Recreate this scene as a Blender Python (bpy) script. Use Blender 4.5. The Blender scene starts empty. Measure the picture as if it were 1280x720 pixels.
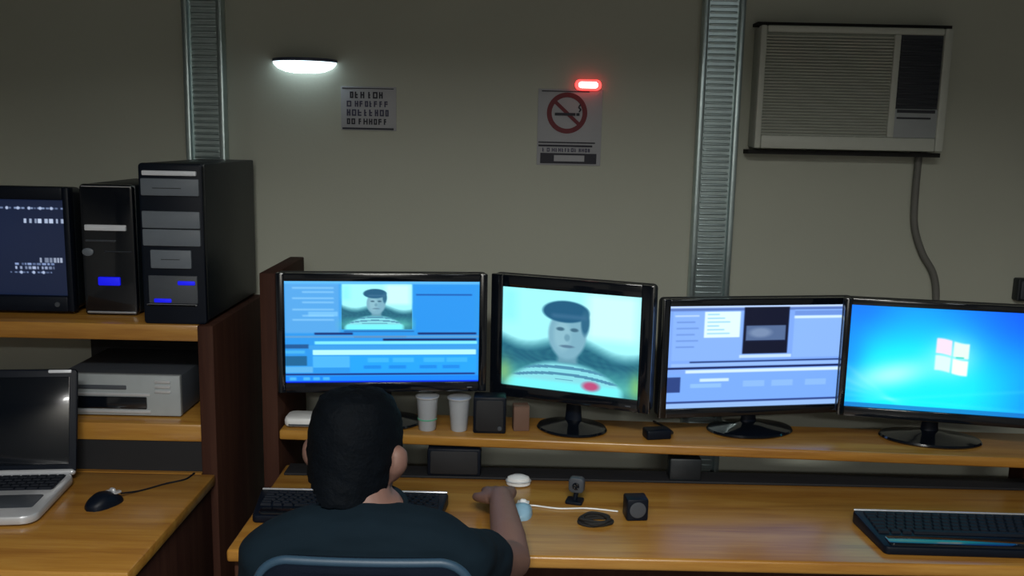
import bpy, bmesh, math, random
import numpy as np
from mathutils import Vector, Matrix, noise

random.seed(7)
S = bpy.context.scene
COL = S.collection
PI = math.pi

# ------------------------------------------------------------------ materials
def lin(c):
    return tuple((v / 12.92 if v <= .04045 else ((v + .055) / 1.055) ** 2.4) for v in c)

def rgb(r, g, b):
    return lin((r / 255., g / 255., b / 255.))

MATS = {}
def mat(name, col, rough=.5, metal=0., var=.08, scale=30., bump=0., bscale=200., spec=.5, coat=0.):
    """principled material with a little procedural variation in colour and roughness"""
    m = bpy.data.materials.new(name); m.use_nodes = True
    nt = m.node_tree; N = nt.nodes; L = nt.links
    b = N['Principled BSDF']
    b.inputs['Metallic'].default_value = metal
    b.inputs['Roughness'].default_value = rough
    b.inputs['Specular IOR Level'].default_value = spec
    b.inputs['Coat Weight'].default_value = coat
    tc = N.new('ShaderNodeTexCoord')
    nz = N.new('ShaderNodeTexNoise'); nz.inputs['Scale'].default_value = scale; nz.inputs['Detail'].default_value = 4
    L.new(tc.outputs['Object'], nz.inputs['Vector'])
    mx = N.new('ShaderNodeMix'); mx.data_type = 'RGBA'
    mx.inputs[6].default_value = (*[c * (1 - var) for c in col], 1)
    mx.inputs[7].default_value = (*[min(1, c * (1 + var)) for c in col], 1)
    L.new(nz.outputs['Fac'], mx.inputs[0]); L.new(mx.outputs[2], b.inputs['Base Color'])
    if bump:
        n2 = N.new('ShaderNodeTexNoise'); n2.inputs['Scale'].default_value = bscale
        L.new(tc.outputs['Object'], n2.inputs['Vector'])
        bp = N.new('ShaderNodeBump'); bp.inputs['Strength'].default_value = bump; bp.inputs['Distance'].default_value = .002
        L.new(n2.outputs['Fac'], bp.inputs['Height']); L.new(bp.outputs['Normal'], b.inputs['Normal'])
    MATS[name] = m
    return m

def wood(name, c1, c2, c3, rough=.35, axis=0, coat=.25, spec=.5):
    m = bpy.data.materials.new(name); m.use_nodes = True
    nt = m.node_tree; N = nt.nodes; L = nt.links
    b = N['Principled BSDF']; b.inputs['Roughness'].default_value = rough; b.inputs['Specular IOR Level'].default_value = spec
    b.inputs['Coat Weight'].default_value = coat; b.inputs['Coat Roughness'].default_value = .22
    tc = N.new('ShaderNodeTexCoord'); mp = N.new('ShaderNodeMapping')
    sc = [11, 11, 11]; sc[axis] = .7
    mp.inputs['Scale'].default_value = sc
    L.new(tc.outputs['Object'], mp.inputs['Vector'])
    nz = N.new('ShaderNodeTexNoise'); nz.inputs['Scale'].default_value = 2.2; nz.inputs['Detail'].default_value = 6
    nz.inputs['Distortion'].default_value = .7
    L.new(mp.outputs['Vector'], nz.inputs['Vector'])
    n3 = N.new('ShaderNodeTexNoise'); n3.inputs['Scale'].default_value = 14; n3.inputs['Detail'].default_value = 5
    L.new(mp.outputs['Vector'], n3.inputs['Vector'])
    ad = N.new('ShaderNodeMath'); ad.operation = 'MULTIPLY_ADD'; ad.inputs[1].default_value = .3
    L.new(n3.outputs['Fac'], ad.inputs[0])
    sb = N.new('ShaderNodeMath'); sb.operation = 'MULTIPLY'; sb.inputs[1].default_value = .7
    L.new(nz.outputs['Fac'], sb.inputs[0]); L.new(sb.outputs[0], ad.inputs[2])
    rp = N.new('ShaderNodeValToRGB')
    e = rp.color_ramp.elements
    e[0].position = .33; e[0].color = (*c1, 1); e[1].position = .66; e[1].color = (*c3, 1)
    k = e.new(.5); k.color = (*c2, 1)
    L.new(ad.outputs[0], rp.inputs['Fac']); L.new(rp.outputs['Color'], b.inputs['Base Color'])
    bp = N.new('ShaderNodeBump'); bp.inputs['Strength'].default_value = .08; bp.inputs['Distance'].default_value = .002
    L.new(ad.outputs[0], bp.inputs['Height']); L.new(bp.outputs['Normal'], b.inputs['Normal'])
    MATS[name] = m
    return m

def glow(name, col, strength):
    m = bpy.data.materials.new(name); m.use_nodes = True
    b = m.node_tree.nodes['Principled BSDF']
    b.inputs['Base Color'].default_value = (*col, 1)
    b.inputs['Emission Color'].default_value = (*col, 1)
    b.inputs['Emission Strength'].default_value = strength
    return m

def screen_mat(name, strength=1.0):
    """lit display: emits the picture held in the screen's own point colours"""
    m = bpy.data.materials.new(name); m.use_nodes = True
    nt = m.node_tree; N = nt.nodes; L = nt.links
    b = N['Principled BSDF']; b.inputs['Base Color'].default_value = (.01, .01, .012, 1)
    b.inputs['Roughness'].default_value = .35
    at = N.new('ShaderNodeAttribute'); at.attribute_name = 'picture'
    L.new(at.outputs['Color'], b.inputs['Emission Color'])
    b.inputs['Emission Strength'].default_value = strength
    return m

M_wall = mat('wall_paint', (.465, .485, .405), .55, var=.04, scale=3, bump=.12, bscale=120)
M_ceil = mat('ceiling_paint', (.15, .15, .14), .8)
M_floor = mat('floor_tile', (.08, .075, .07), .5, scale=6)
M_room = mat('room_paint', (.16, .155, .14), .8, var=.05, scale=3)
M_galv = mat('galvanised_steel', (.50, .61, .62), .30, .82, var=.12, scale=45, bump=.15, bscale=90)
M_slot = mat('slot_dark', (.03, .035, .04), .6)
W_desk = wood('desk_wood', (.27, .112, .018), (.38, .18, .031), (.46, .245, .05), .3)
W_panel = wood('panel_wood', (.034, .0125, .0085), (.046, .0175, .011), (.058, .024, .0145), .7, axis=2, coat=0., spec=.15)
M_blackp = mat('black_plastic', (.003, .006, .013), .45, spec=.2, var=.2)
M_gloss = mat('glossy_black_plastic', (.004, .006, .010), .12, var=.2, coat=.4)
M_matb = mat('matte_black', (.008, .009, .012), .7)
M_steelb = mat('painted_black_steel', (.006, .011, .016), .45, var=.15)
M_greyp = mat('grey_plastic', (.13, .155, .185), .42)
M_dgrey = mat('dark_grey_plastic', (.055, .065, .08), .45)
M_silver = mat('silver_plastic', (.55, .57, .6), .3, .35)
M_bright = mat('bright_chrome', (.72, .76, .82), .3, .1)
M_white = mat('white_plastic', (.75, .77, .78), .28)
M_acbody = mat('air_conditioner_plastic', (.53, .56, .50), .5, var=.05)
M_acdark = mat('air_conditioner_dark', (.018, .022, .032), .5)
M_gasket = mat('black_rubber', (.01, .01, .01), .8)
M_cordg = mat('grey_cord', (.16, .16, .145), .6)
M_paper = mat('sign_paper', (.42, .43, .46), .6, var=.04)
M_ink = mat('sign_ink', (.015, .016, .03), .6)
M_inkb = mat('blue_black_ink', (.05, .05, .10), .6)
M_inkr = mat('dark_red_ink', (.16, .015, .025), .6)
M_cup = mat('pale_plastic', (.42, .47, .53), .35)
M_tan = mat('tan_card', (.15, .085, .06), .7)
M_teal = mat('pale_blue_plastic', (.27, .47, .62), .3)
M_skin = mat('skin', (.19, .105, .083), .6, var=.08, scale=40, bump=.08, bscale=260)
M_lip = mat('lip_skin', (.32, .12, .10), .5)
M_eye = mat('eye_white', (.7, .7, .68), .2)
M_hair = mat('black_hair', (.0014, .0028, .005), .75, spec=.1, var=.4, scale=90, bump=.8, bscale=150)
M_shirt = mat('navy_cotton', (.0035, .0105, .0175), .9, spec=.15, var=.12, scale=25, bump=.35, bscale=60)
M_denim = mat('dark_denim', (.02, .025, .045), .85, bump=.2)
M_shoe = mat('shoe_rubber', (.03, .03, .03), .6)
M_chair = mat('chair_fabric', (.002, .005, .012), .8, spec=.12, bump=.3, bscale=400)
M_rim_highlight = mat('chair_rim_highlight', (.02, .05, .085), .5)  # lighter blue carries the highlight on the backrest rim
M_key = mat('key_plastic', (.006, .009, .016), .65, spec=.25)
M_keytop = mat('edge_highlight', (.7, .72, .76), .25, .6)  # bright silver used for the painted keyboard edge highlight
M_reflection = glow('reflection_glow', (.74, .92, 1.0), 3.2)  # glow standing in for the lamp reflection on the wall
M_red = glow('red_glow', (1.0, .05, .045), 3.2)
M_redcore = glow('red_core', (1.0, .72, .66), 5.0)
M_blue = glow('blue_led', (.004, .006, .8), .62)

# ------------------------------------------------------------------ builders
def bx(bm, x0, x1, y0, y1, z0, z1, bev=0., seg=2):
    r = bmesh.ops.create_cube(bm, size=1)
    vs = r['verts']
    bmesh.ops.scale(bm, vec=(x1 - x0, y1 - y0, z1 - z0), verts=vs)
    bmesh.ops.translate(bm, vec=((x0 + x1) / 2, (y0 + y1) / 2, (z0 + z1) / 2), verts=vs)
    if bev:
        es = list({e for v in vs for e in v.link_edges})
        bmesh.ops.bevel(bm, geom=es, offset=bev, segments=seg, affect='EDGES', profile=.5)
    return bm

def box(*a, **k):
    return bx(bmesh.new(), *a, **k)

def rings(bm, rs, cap=True):
    """skin a list of closed rings (lists of points) into a tube"""
    vv = [[bm.verts.new(p) for p in r] for r in rs]
    n = len(rs[0])
    for a, b in zip(vv, vv[1:]):
        for i in range(n):
            j = (i + 1) % n
            bm.faces.new((a[i], a[j], b[j], b[i]))
    if cap:
        bm.faces.new(list(reversed(vv[0]))); bm.faces.new(vv[-1])
    return bm

def smooth_path(pts, sub=5):
    P = [Vector(p) for p in pts]
    if len(P) < 3: return P
    out = []
    for i in range(len(P) - 1):
        p0 = P[max(i - 1, 0)]; p1 = P[i]; p2 = P[i + 1]; p3 = P[min(i + 2, len(P) - 1)]
        for k in range(sub):
            t = k / sub
            out.append(.5 * ((2 * p1) + (-p0 + p2) * t + (2 * p0 - 5 * p1 + 4 * p2 - p3) * t * t + (-p0 + 3 * p1 - 3 * p2 + p3) * t ** 3))
    out.append(P[-1])
    return out

def tube(bm, pts, rad, n=10, sub=5, round_ends=True, flat=1., up=None):
    """round (or flattened along `up`) tube along a path with a radius per path point"""
    P = smooth_path(pts, sub)
    if not hasattr(rad, '__len__'): rad = [rad] * len(pts)
    if len(pts) < 3:
        R = list(rad)
    else:
        R = []
        for i in range(len(pts) - 1):
            for k in range(sub): R.append(rad[i] + (rad[i + 1] - rad[i]) * k / sub)
        R.append(rad[-1])
    T = [(P[min(i + 1, len(P) - 1)] - P[max(i - 1, 0)]).normalized() for i in range(len(P))]
    a = Vector(up) if up else (Vector((0, 0, 1)) if abs(T[0].z) < .9 else Vector((1, 0, 0)))
    rs = []
    U = (a - T[0] * a.dot(T[0])).normalized()
    def ring(c, t, r):
        V = t.cross(U)
        return [c + U * (math.cos(2 * PI * k / n) * r * flat) + V * (math.sin(2 * PI * k / n) * r) for k in range(n)]
    seq = []
    for i, (p, t) in enumerate(zip(P, T)):
        U = (U - t * U.dot(t)).normalized()
        if i == 0 and round_ends:
            for q in (.97, .8, .5, .2): seq.append(ring(p - t * (R[0] * q), t, R[0] * math.sqrt(1 - q * q)))
        seq.append(ring(p, t, R[i]))
        if i == len(P) - 1 and round_ends:
            for q in (.2, .5, .8, .97): seq.append(ring(p + t * (R[-1] * q), t, R[-1] * math.sqrt(1 - q * q)))
    return rings(bm, seq)

def lathe(bm, prof, c=(0, 0, 0), n=32, sx=1., sy=1.):
    """profile [(radius, z)] turned about a vertical axis"""
    rs = [[Vector((c[0] + sx * r * math.cos(2 * PI * k / n), c[1] + sy * r * math.sin(2 * PI * k / n), c[2] + z)) for k in range(n)] for r, z in prof]
    return rings(bm, rs)

def rrect(x0, x1, z0, z1, r, seg=4):
    pts = []
    for cx, cz, a0 in ((x1 - r, z1 - r, 0), (x0 + r, z1 - r, 90), (x0 + r, z0 + r, 180), (x1 - r, z0 + r, 270)):
        for k in range(seg + 1):
            a = math.radians(a0 + 90 * k / seg)
            pts.append((cx + r * math.cos(a), cz + r * math.sin(a)))
    return pts

def slab_xz(bm, x0, x1, y0, y1, z0, z1, r, ed=.004):
    """rounded-corner slab standing in the xz plane"""
    def R(ins, y): return [Vector((px, y, pz)) for px, pz in rrect(x0 + ins, x1 - ins, z0 + ins, z1 - ins, max(r - ins, .0008))]
    return rings(bm, [R(ed, y0), R(ed * .3, y0 + ed * .3), R(0, y0 + ed), R(0, y1 - ed), R(ed * .3, y1 - ed * .3), R(ed, y1)])

def slab_xy(bm, x0, x1, y0, y1, z0, z1, r, ed=.004):
    def R(ins, z): return [Vector((px, py, z)) for px, py in rrect(x0 + ins, x1 - ins, y0 + ins, y1 - ins, max(r - ins, .0008))]
    return rings(bm, [R(ed, z0), R(ed * .3, z0 + ed * .3), R(0, z0 + ed), R(0, z1 - ed), R(ed * .3, z1 - ed * .3), R(ed, z1)])

def finish(name, bm, m, parent=None, smooth=True, loc=None, rot=None):
    bmesh.ops.recalc_face_normals(bm, faces=bm.faces[:])
    me = bpy.data.meshes.new(name); bm.to_mesh(me); bm.free()
    me.materials.append(m)
    if smooth:
        for p in me.polygons: p.use_smooth = True
        me.set_sharp_from_angle(angle=math.radians(38))
    o = bpy.data.objects.new(name, me); COL.objects.link(o)
    if parent: o.parent = parent
    if loc: o.location = loc
    if rot: o.rotation_euler = rot
    return o

obj = finish

def thing(name, label, cat, loc=(0, 0, 0), rotz=0., group=None):
    o = bpy.data.objects.new(name, None); COL.objects.link(o)
    o.empty_display_size = .05
    o.location = loc; o.rotation_euler = (0, 0, rotz)
    o['label'] = label; o['category'] = cat
    if group: o['group'] = group
    return o

def tag(o, label, cat, group=None):
    o['label'] = label; o['category'] = cat
    if group: o['group'] = group
    return o

def struct(name, bm, m, parent=None):
    o = finish(name, bm, m, parent)
    if not parent: o['kind'] = 'structure'
    return o

# ------------------------------------------------------------------ camera
HC = 1.67
cam_d = bpy.data.cameras.new('camera'); cam = bpy.data.objects.new('camera', cam_d); COL.objects.link(cam)
pitch = math.radians(9.3); roll = math.radians(1.2)
fw = Vector((0, math.cos(pitch), -math.sin(pitch))); rt = Vector((1, 0, 0)); up = rt.cross(fw)
r_ = rt * math.cos(roll) + up * math.sin(roll); u_ = up * math.cos(roll) - rt * math.sin(roll)
cam.matrix_world = Matrix(((r_.x, u_.x, -fw.x, 0), (r_.y, u_.y, -fw.y, 0), (r_.z, u_.z, -fw.z, HC), (0, 0, 0, 1)))
cam_d.sensor_width = 36; cam_d.lens = 1150 / 1280 * 36; cam_d.clip_start = .02
S.camera = cam

# ------------------------------------------------------------------ room
XL, XR, YB, YF, ZC = -2.4, 2.5, 2.92, -3.6, 2.8
struct('floor', box(XL - .1, XR + .1, YF - .1, YB + .1, -.1, 0), M_floor)
struct('ceiling', box(XL - .1, XR + .1, YF - .1, YB + .1, ZC, ZC + .1), M_ceil)
struct('wall_back', box(XL - .1, XR + .1, YB, YB + .1, 0, ZC), M_wall)
struct('wall_left', box(XL - .1, XL, YF, YB, 0, ZC), M_room)
struct('wall_right', box(XR, XR + .1, YF, YB, 0, ZC), M_room)
struct('wall_front', box(XL, XR, YF - .1, YF, 0, ZC), M_room)
struct('baseboard_back', box(XL, XR, YB - .015, YB, 0, .09, bev=.004), M_dgrey)

def post(name, x0, x1):
    """galvanised channel post: web, two rolled flanges, a column of pressed ribs"""
    bm = bmesh.new()
    bx(bm, x0 + .012, x1 - .012, YB - .022, YB, 0, ZC)
    bx(bm, x0, x0 + .018, YB - .042, YB, 0, ZC, bev=.005)
    bx(bm, x1 - .018, x1, YB - .042, YB, 0, ZC, bev=.005)
    o = struct(name, bm, M_galv)
    rb = bmesh.new(); z = .06
    while z < ZC - .05:
        tube(rb, [(x0 + .026, YB - .0195, z), (x1 - .026, YB - .0195, z)], .0048, n=10)
        z += .018
    p = finish('rib', rb, M_galv, o); p['kind'] = 'stuff'
    return o
post('trim_1', -1.02, -.897)
post('trim_2', .562, .69)

# ------------------------------------------------------------------ left workstation desk
dl = thing('computer_desk', 'brown wooden desk with two-tier shelf carrying the tower cases at left', 'desk', (-1.35, 2.35, 0))
def P(name, bm, m, t, **k):
    """mesh given in world coordinates, put under thing t"""
    bm.transform(Matrix.LocRotScale(t.location, t.rotation_euler, None).inverted())
    return finish(name, bm, m, t, **k)
LX0, LX1 = -1.95, -.80
bm = bmesh.new()
bx(bm, LX0, LX1 + .005, 1.81, 2.384, .72, .75, bev=.006); bx(bm, LX0 + .035, LX1 - .034, 2.384, 2.88, .72, .75)
P('desktop', bm, W_desk, dl)
P('upper_shelf', box(LX0 + .03, LX1 - .032, 2.395, 2.885, 1.114, 1.160, bev=.006), W_desk, dl)
P('lower_shelf', box(LX0 + .03, LX1 - .032, 2.395, 2.80, .835, .885, bev=.006), W_desk, dl)
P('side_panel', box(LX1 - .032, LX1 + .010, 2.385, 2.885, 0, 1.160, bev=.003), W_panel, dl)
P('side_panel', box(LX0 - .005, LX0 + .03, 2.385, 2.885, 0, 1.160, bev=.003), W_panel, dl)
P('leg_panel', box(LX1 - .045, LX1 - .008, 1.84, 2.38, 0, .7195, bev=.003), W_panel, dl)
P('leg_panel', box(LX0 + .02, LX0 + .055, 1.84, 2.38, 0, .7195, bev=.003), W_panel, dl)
P('back_shade_sheet', box(-1.31, LX1 - .032, 2.80, 2.812, .885, 1.113), M_matb, dl)  # black sheet stands in for shade at the open shelf back
P('recess_dark_sheet', box(LX0 + .03, LX1 - .033, 2.40, 2.412, .7505, .8345), M_matb, dl)  # thin black sheet closing the space under the lower shelf

# ------------------------------------------------------------------ right workstation desk
dr = thing('computer_desk', 'long orange-brown desk with raised shelf holding the row of four monitors', 'desk', (.5, 2.2, 0))
RX0, RX1 = -.62, 1.85
P('desktop', box(RX0 - .005, RX1, 1.925, 2.47, .72, .75, bev=.007, seg=3), W_desk, dr)
# raised shelf, its front edge running a little closer to the front at the right
bm = bmesh.new()
zt, zb = .866, .838
bx(bm, RX0 - .01, RX1, 2.40, 2.60, zb, zt, bev=.006, seg=3)
for v in bm.verts:
    k = (v.co.x - RX0) / (1.35 - RX0)
    v.co.y += .02 - k * .105 if v.co.y < 2.5 else .012 - k * .075
P('raised_shelf', bm, W_desk, dr)
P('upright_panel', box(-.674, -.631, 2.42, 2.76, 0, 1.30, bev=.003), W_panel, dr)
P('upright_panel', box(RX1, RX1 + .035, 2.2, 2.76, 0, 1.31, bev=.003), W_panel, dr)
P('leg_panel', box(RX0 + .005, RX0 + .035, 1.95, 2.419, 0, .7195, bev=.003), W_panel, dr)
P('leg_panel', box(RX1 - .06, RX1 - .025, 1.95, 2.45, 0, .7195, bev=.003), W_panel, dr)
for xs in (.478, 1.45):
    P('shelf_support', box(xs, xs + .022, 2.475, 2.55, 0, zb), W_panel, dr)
P('added_dark_panel', box(RX0 + .036, RX1 - .061, 2.33, 2.345, .16, .7195), W_panel, dr)  # added board hides the lit wall, keeping the space under the desktop dark
bm = bmesh.new()
bx(bm, RX0 + .01, RX1 - .01, 2.385, 2.462, .7502, .757, bev=.002)
P('rear_strip', bm, M_matb, dr)  # thin flat black strip along the rear of the desktop

# ------------------------------------------------------------------ pictures on the lit displays
class Pic:
    def __init__(s, w, h, c):
        s.w, s.h = w, h
        s.a = np.ones((h, w, 3)) * (np.array(c) / 255.)
        s.X, s.Y = np.meshgrid((np.arange(w) + .5) / w, (np.arange(h) + .5) / h)
    def mix(s, k, c):
        k = np.clip(k, 0, 1)[..., None]
        s.a = s.a * (1 - k) + k * (np.array(c) / 255.)
    def edge(s, v, f): return np.clip(.5 + v / f, 0, 1)
    def rect(s, x0, y0, x1, y1, c, a=1., f=.008):
        k = s.edge(s.X - x0, f) * s.edge(x1 - s.X, f) * s.edge(s.Y - y0, f) * s.edge(y1 - s.Y, f)
        s.mix(k * a, c)
    def ell(s, cx, cy, rx, ry, c, a=1., f=.15):
        d = np.sqrt(((s.X - cx) / rx) ** 2 + ((s.Y - cy) / ry) ** 2)
        s.mix(np.clip((1 - d) / f + .5, 0, 1) * a, c)
    def glow(s, cx, cy, rx, ry, c, a=1.):
        d = ((s.X - cx) / rx) ** 2 + ((s.Y - cy) / ry) ** 2
        s.mix(np.exp(-d) * a, c)

def portrait(p, x0, y0, x1, y1):
    """a man in a striped shirt before trees and a bright sky, drawn into a window of the picture"""
    W, H = x1 - x0, y1 - y0
    fx = lambda v: x0 + v * W
    fy = lambda v: y0 + v * H
    g = .03
    p.rect(x0, y0, x1, y1, (165, 250, 255), f=.01)
    p.rect(fx(.62), fy(0.02), fx(.97), fy(.45), (215, 255, 255), .8, f=.1 * W)
    p.rect(fx(0.02), fy(.02), fx(.1), fy(.35), (120, 240, 255), .6, f=.12 * W)
    # trees
    hz = fy(.44) + .06 * H * np.sin((p.X - x0) / W * 9.) + .07 * H * ((p.X - x0) / W)
    inside = (p.X > x0) * (p.X < x1) * (p.Y < y1)
    p.mix(np.clip((p.Y - hz) / (.12 * H), 0, 1) * inside, (28, 96, 122))
    tex = .5 + .5 * np.sin(p.X / W * 61 + 5 * np.sin(p.Y / H * 23)) * np.sin(p.Y / H * 47 + 3 * np.sin(p.X / W * 17))
    p.mix(np.clip((p.Y - hz) / (.1 * H), 0, 1) * inside * tex * .35, (60, 140, 150))
    # ground haze
    p.rect(x0, fy(.80), x1, y1, (95, 200, 190), .75, f=.18 * H)
    # shoulders and striped shirt
    sh = fy(.68) + (np.abs((p.X - fx(.47)) / (.42 * W)) ** 2.2) * .22 * H
    k = np.clip((p.Y - sh) / (.05 * H), 0, 1) * np.clip((.44 * W - np.abs(p.X - fx(.46))) / (.06 * W), 0, 1) * inside
    p.mix(k, (135, 222, 232))
    st = (np.sin((p.Y - .10 * H * ((p.X - fx(.47)) / W) ** 2 * 4) / H * 95) > .25)
    p.mix(k * st * .7 * (p.Y < fy(.88)), (52, 108, 150))
    p.mix(k * np.clip((p.Y - fy(.88)) / (.04 * H), 0, 1), (120, 245, 250))
    # neck, head, hair
    p.rect(fx(.42), fy(.56), fx(.56), fy(.71), (104, 158, 178), f=.03 * W)
    p.ell(fx(.485), fy(.43), .135 * W, .24 * H, (124, 176, 196))
    p.ell(fx(.45), fy(.44), .06 * W, .15 * H, (150, 198, 212), .6, f=.5)
    p.ell(fx(.47), fy(.21), .165 * W, .105 * H, (30, 92, 128))
    p.ell(fx(.61), fy(.30), .03 * W, .12 * H, (44, 104, 136), f=.5)
    p.rect(fx(.37), fy(.235), fx(.62), fy(.275), (58, 110, 146), .8, f=.03 * H)
    for ex in (.435, .535):
        p.ell(fx(ex), fy(.38), .028 * W, .018 * H, (48, 88, 112), .8, f=.6)
    p.ell(fx(.485), fy(.46), .02 * W, .035 * H, (96, 146, 168), .7, f=.6)
    p.ell(fx(.485), fy(.545), .05 * W, .014 * H, (78, 112, 140), .8, f=.6)

def pic_editor():
    p = Pic(260, 146, (40, 152, 238))
    p.rect(0, 0, .28, .51, (84, 168, 236), f=.02)
    for i, y in enumerate((.06, .1, .16, .2, .27, .33, .37)):
        p.rect(.04 + .05 * (i % 2), y, .25, y + .018, (150, 214, 255), .55)
    p.rect(.0, 0, 1, .03, (92, 186, 250))
    p.rect(.12, .30, .27, .345, (140, 212, 255), .6)
    portrait(p, .29, .03, .65, .47)
    p.rect(.67, .05, .975, .50, (38, 150, 240))
    p.rect(.67, .125, .96, .14, (16, 92, 180))
    p.rect(.15, .505, .345, .525, (8, 40, 110)); p.rect(.68, .505, .985, .525, (8, 40, 110))
    p.rect(.30, .485, .66, .50, (28, 110, 190)); p.rect(.35, .54, .62, .555, (60, 110, 160))
    p.rect(0, .535, 1, .555, (110, 160, 205), .7)
    p.rect(.5, .565, .985, .585, (6, 34, 96))
    p.rect(.15, .59, .99, .62, (130, 236, 255))
    p.rect(0, .62, .12, .66, (24, 88, 150)); p.rect(.12, .63, 1, .67, (58, 160, 236))
    p.rect(.14, .675, .985, .725, (186, 255, 255))
    p.rect(0, .68, .1, .71, (70, 180, 240))
    p.rect(0, .735, .11, .83, (20, 100, 150)); p.rect(.14, .735, .33, .85, (76, 184, 250))
    p.rect(.33, .735, .99, .90, (34, 166, 255)); p.rect(0, .84, .14, .90, (90, 180, 240))
    for x in (.42, .55, .71, .83):
        p.rect(x, .755, x + .11, .80, (60, 184, 255)); p.rect(x - .02, .83, x + .07, .865, (22, 140, 236))
    p.rect(0, .91, .98, .925, (8, 30, 120))
    p.rect(0, .935, 1, 1.01, (14, 134, 255)); p.rect(0, .985, 1, 1.01, (0, 44, 240))
    for x in (.02, .09, .14, .19): p.rect(x, .945, x + .035, .975, (70, 180, 255))
    return p

def pic_portrait():
    p = Pic(220, 156, (165, 250, 255))
    portrait(p, -.01, -.01, 1.01, 1.01)
    p.glow(0.02, .86, .06, .13, (130, 190, 120), .8); p.glow(.985, .88, .05, .13, (130, 200, 120), .8)
    p.ell(.665, .92, .06, .045, (196, 60, 112), .9, f=.7)
    return p

def pic_timeline():
    p = Pic(260, 146, (126, 170, 248))
    p.rect(0, 0, 1, .025, (190, 215, 255)); p.rect(0, .025, 1, .05, (90, 120, 190))
    p.rect(.02, .06, .40, .53, (136, 180, 250))
    p.rect(.19, .06, .385, .31, (226, 252, 255))
    for i in range(6): p.rect(.205, .08 + .037 * i, .27 + .03 * (i % 3), .092 + .037 * i, (120, 200, 250), .7)
    p.rect(.03, .09, .16, .105, (200, 225, 255), .8)
    for i in range(5): p.rect(.04, .15 + .06 * i, .14 + .02 * (i % 2), .165 + .06 * i, (96, 136, 214), .6)
    p.rect(.405, .02, .655, .475, (4, 12, 40))
    p.rect(.42, .20, .64, .35, (84, 108, 150)); p.ell(.50, .27, .06, .045, (128, 150, 185), .8, f=.6)
    p.rect(.42, .345, .64, .36, (6, 16, 48))
    p.rect(.39, .485, .68, .515, (196, 226, 255))
    p.rect(.685, .05, .99, .52, (140, 184, 252)); p.rect(.685, .11, .99, .135, (214, 240, 255)); p.rect(.685, .06, .99, .105, (110, 150, 228))
    p.rect(.12, .54, 1, .555, (30, 56, 120)); p.rect(.02, .56, .98, .59, (150, 190, 250)); p.rect(.0, .595, .99, .615, (12, 26, 86))
    p.rect(.1, .625, .99, .655, (214, 240, 255))
    p.rect(0, .66, 1, .93, (122, 172, 252))
    p.rect(.0, .69, .075, .84, (40, 66, 130)); p.rect(.18, .71, .34, .74, (206, 236, 255)); p.rect(.13, .76, .30, .80, (150, 200, 255), .8)
    for x in (.42, .58, .77): p.rect(x, .74, x + .12, .80, (140, 188, 255))
    p.rect(0, .93, 1, .95, (36, 60, 130)); p.rect(0, .95, 1, 1.01, (150, 190, 246))
    return p

def pic_desktop():
    p = Pic(280, 158, (0, 120, 255))
    d = np.sqrt(((p.X - .36) / .75) ** 2 + ((p.Y - .72) / .80) ** 2)
    t = np.clip(1.2 - d, 0, 1) ** .8
    p.mix(t * 1.2, (0, 244, 255))
    p.glow(1.0, 0.0, .5, .5, (0, 84, 255), .8); p.glow(.0, .0, .25, .3, (0, 110, 255), .8)
    p.glow(.0, .5, .1, .6, (0, 130, 255), .7); p.glow(1.03, .9, .2, .4, (0, 150, 255), .8)
    ax = (p.X - .24) * .86 + (p.Y - .66) * -.5; ay = (p.X - .24) * .5 + (p.Y - .66) * .86
    p.mix(np.exp(-((ax / .24) ** 2 + (ay / .13) ** 2)) * .85, (190, 255, 255))
    for k in range(5):
        a = -.9 + k * .28
        q = (p.X - .24) * math.sin(a) + (p.Y - .9) * math.cos(a)
        p.mix(np.exp(-(q / .018) ** 2) * .12, (200, 255, 255))
    p.glow(.545, .46, .13, .21, (170, 255, 255), .75)
    # four-pane waving flag emblem
    cx, cy, w, h = .54, .455, .080, .145
    wave = lambda x: .022 * np.sin((x - cx) / w * 1.7)
    for sx, sy, c in ((-1, -1, (255, 228, 246)), (1, -1, (232, 255, 242)), (-1, 1, (222, 250, 255)), (1, 1, (252, 255, 244))):
        x0 = cx + (-w - .004 if sx < 0 else .005); x1 = x0 + w
        sk = .012 * sx
        yy = p.Y - wave(p.X)
        y0 = cy + (-h - .008 if sy < 0 else .01); y1 = y0 + h
        k = p.edge(p.X - x0, .01) * p.edge(x1 - p.X, .01) * p.edge(yy - y0, .02) * p.edge(y1 - yy, .02)
        p.mix(k, c)
    p.rect(cx + .02, cy - .004, cx + .062, cy + .012, (40, 214, 200), .8)
    p.rect(0, .955, 1, 1.01, (10, 110, 200), .75)
    return p

def pic_console():
    p = Pic(240, 180, (17, 29, 56))
    p.glow(.55, .3, .7, .5, (24, 36, 66), .6)
    rnd = random.Random(3)
    def row(y, x0, x1, c, h=.02):
        x = x0
        while x < x1:
            w = rnd.uniform(.012, .03)
            p.rect(x, y, min(x + w, x1), y + h, c, rnd.uniform(.5, 1.), f=.006)
            x += w + rnd.choice((.006, .008, .02))
    row(.085, .50, .99, (150, 170, 210), .018); row(.20, .70, .99, (210, 226, 255), .045)
    row(.60, .80, .96, (220, 232, 255), .05); row(.655, .62, .92, (150, 172, 220), .022); row(.69, .62, .90, (190, 205, 240), .03)
    row(.745, .58, .88, (130, 150, 190), .016); row(.745, .35, .46, (120, 140, 180), .016)
    for x in (.58, .66, .74, .82, .90): p.ell(x, .094, .011, .016, (190, 206, 240), f=.6)
    for x in (.66, .75, .82): p.ell(x, .753, .011, .016, (190, 206, 240), f=.6)
    p.rect(0, .2, .2, .22, (120, 140, 180), .7); p.rect(0, .5, .28, .52, (120, 140, 180), .7)
    return p

M_scr = screen_mat('lit_display', 1.06)
M_scrdim = screen_mat('dim_display', .85)

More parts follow.
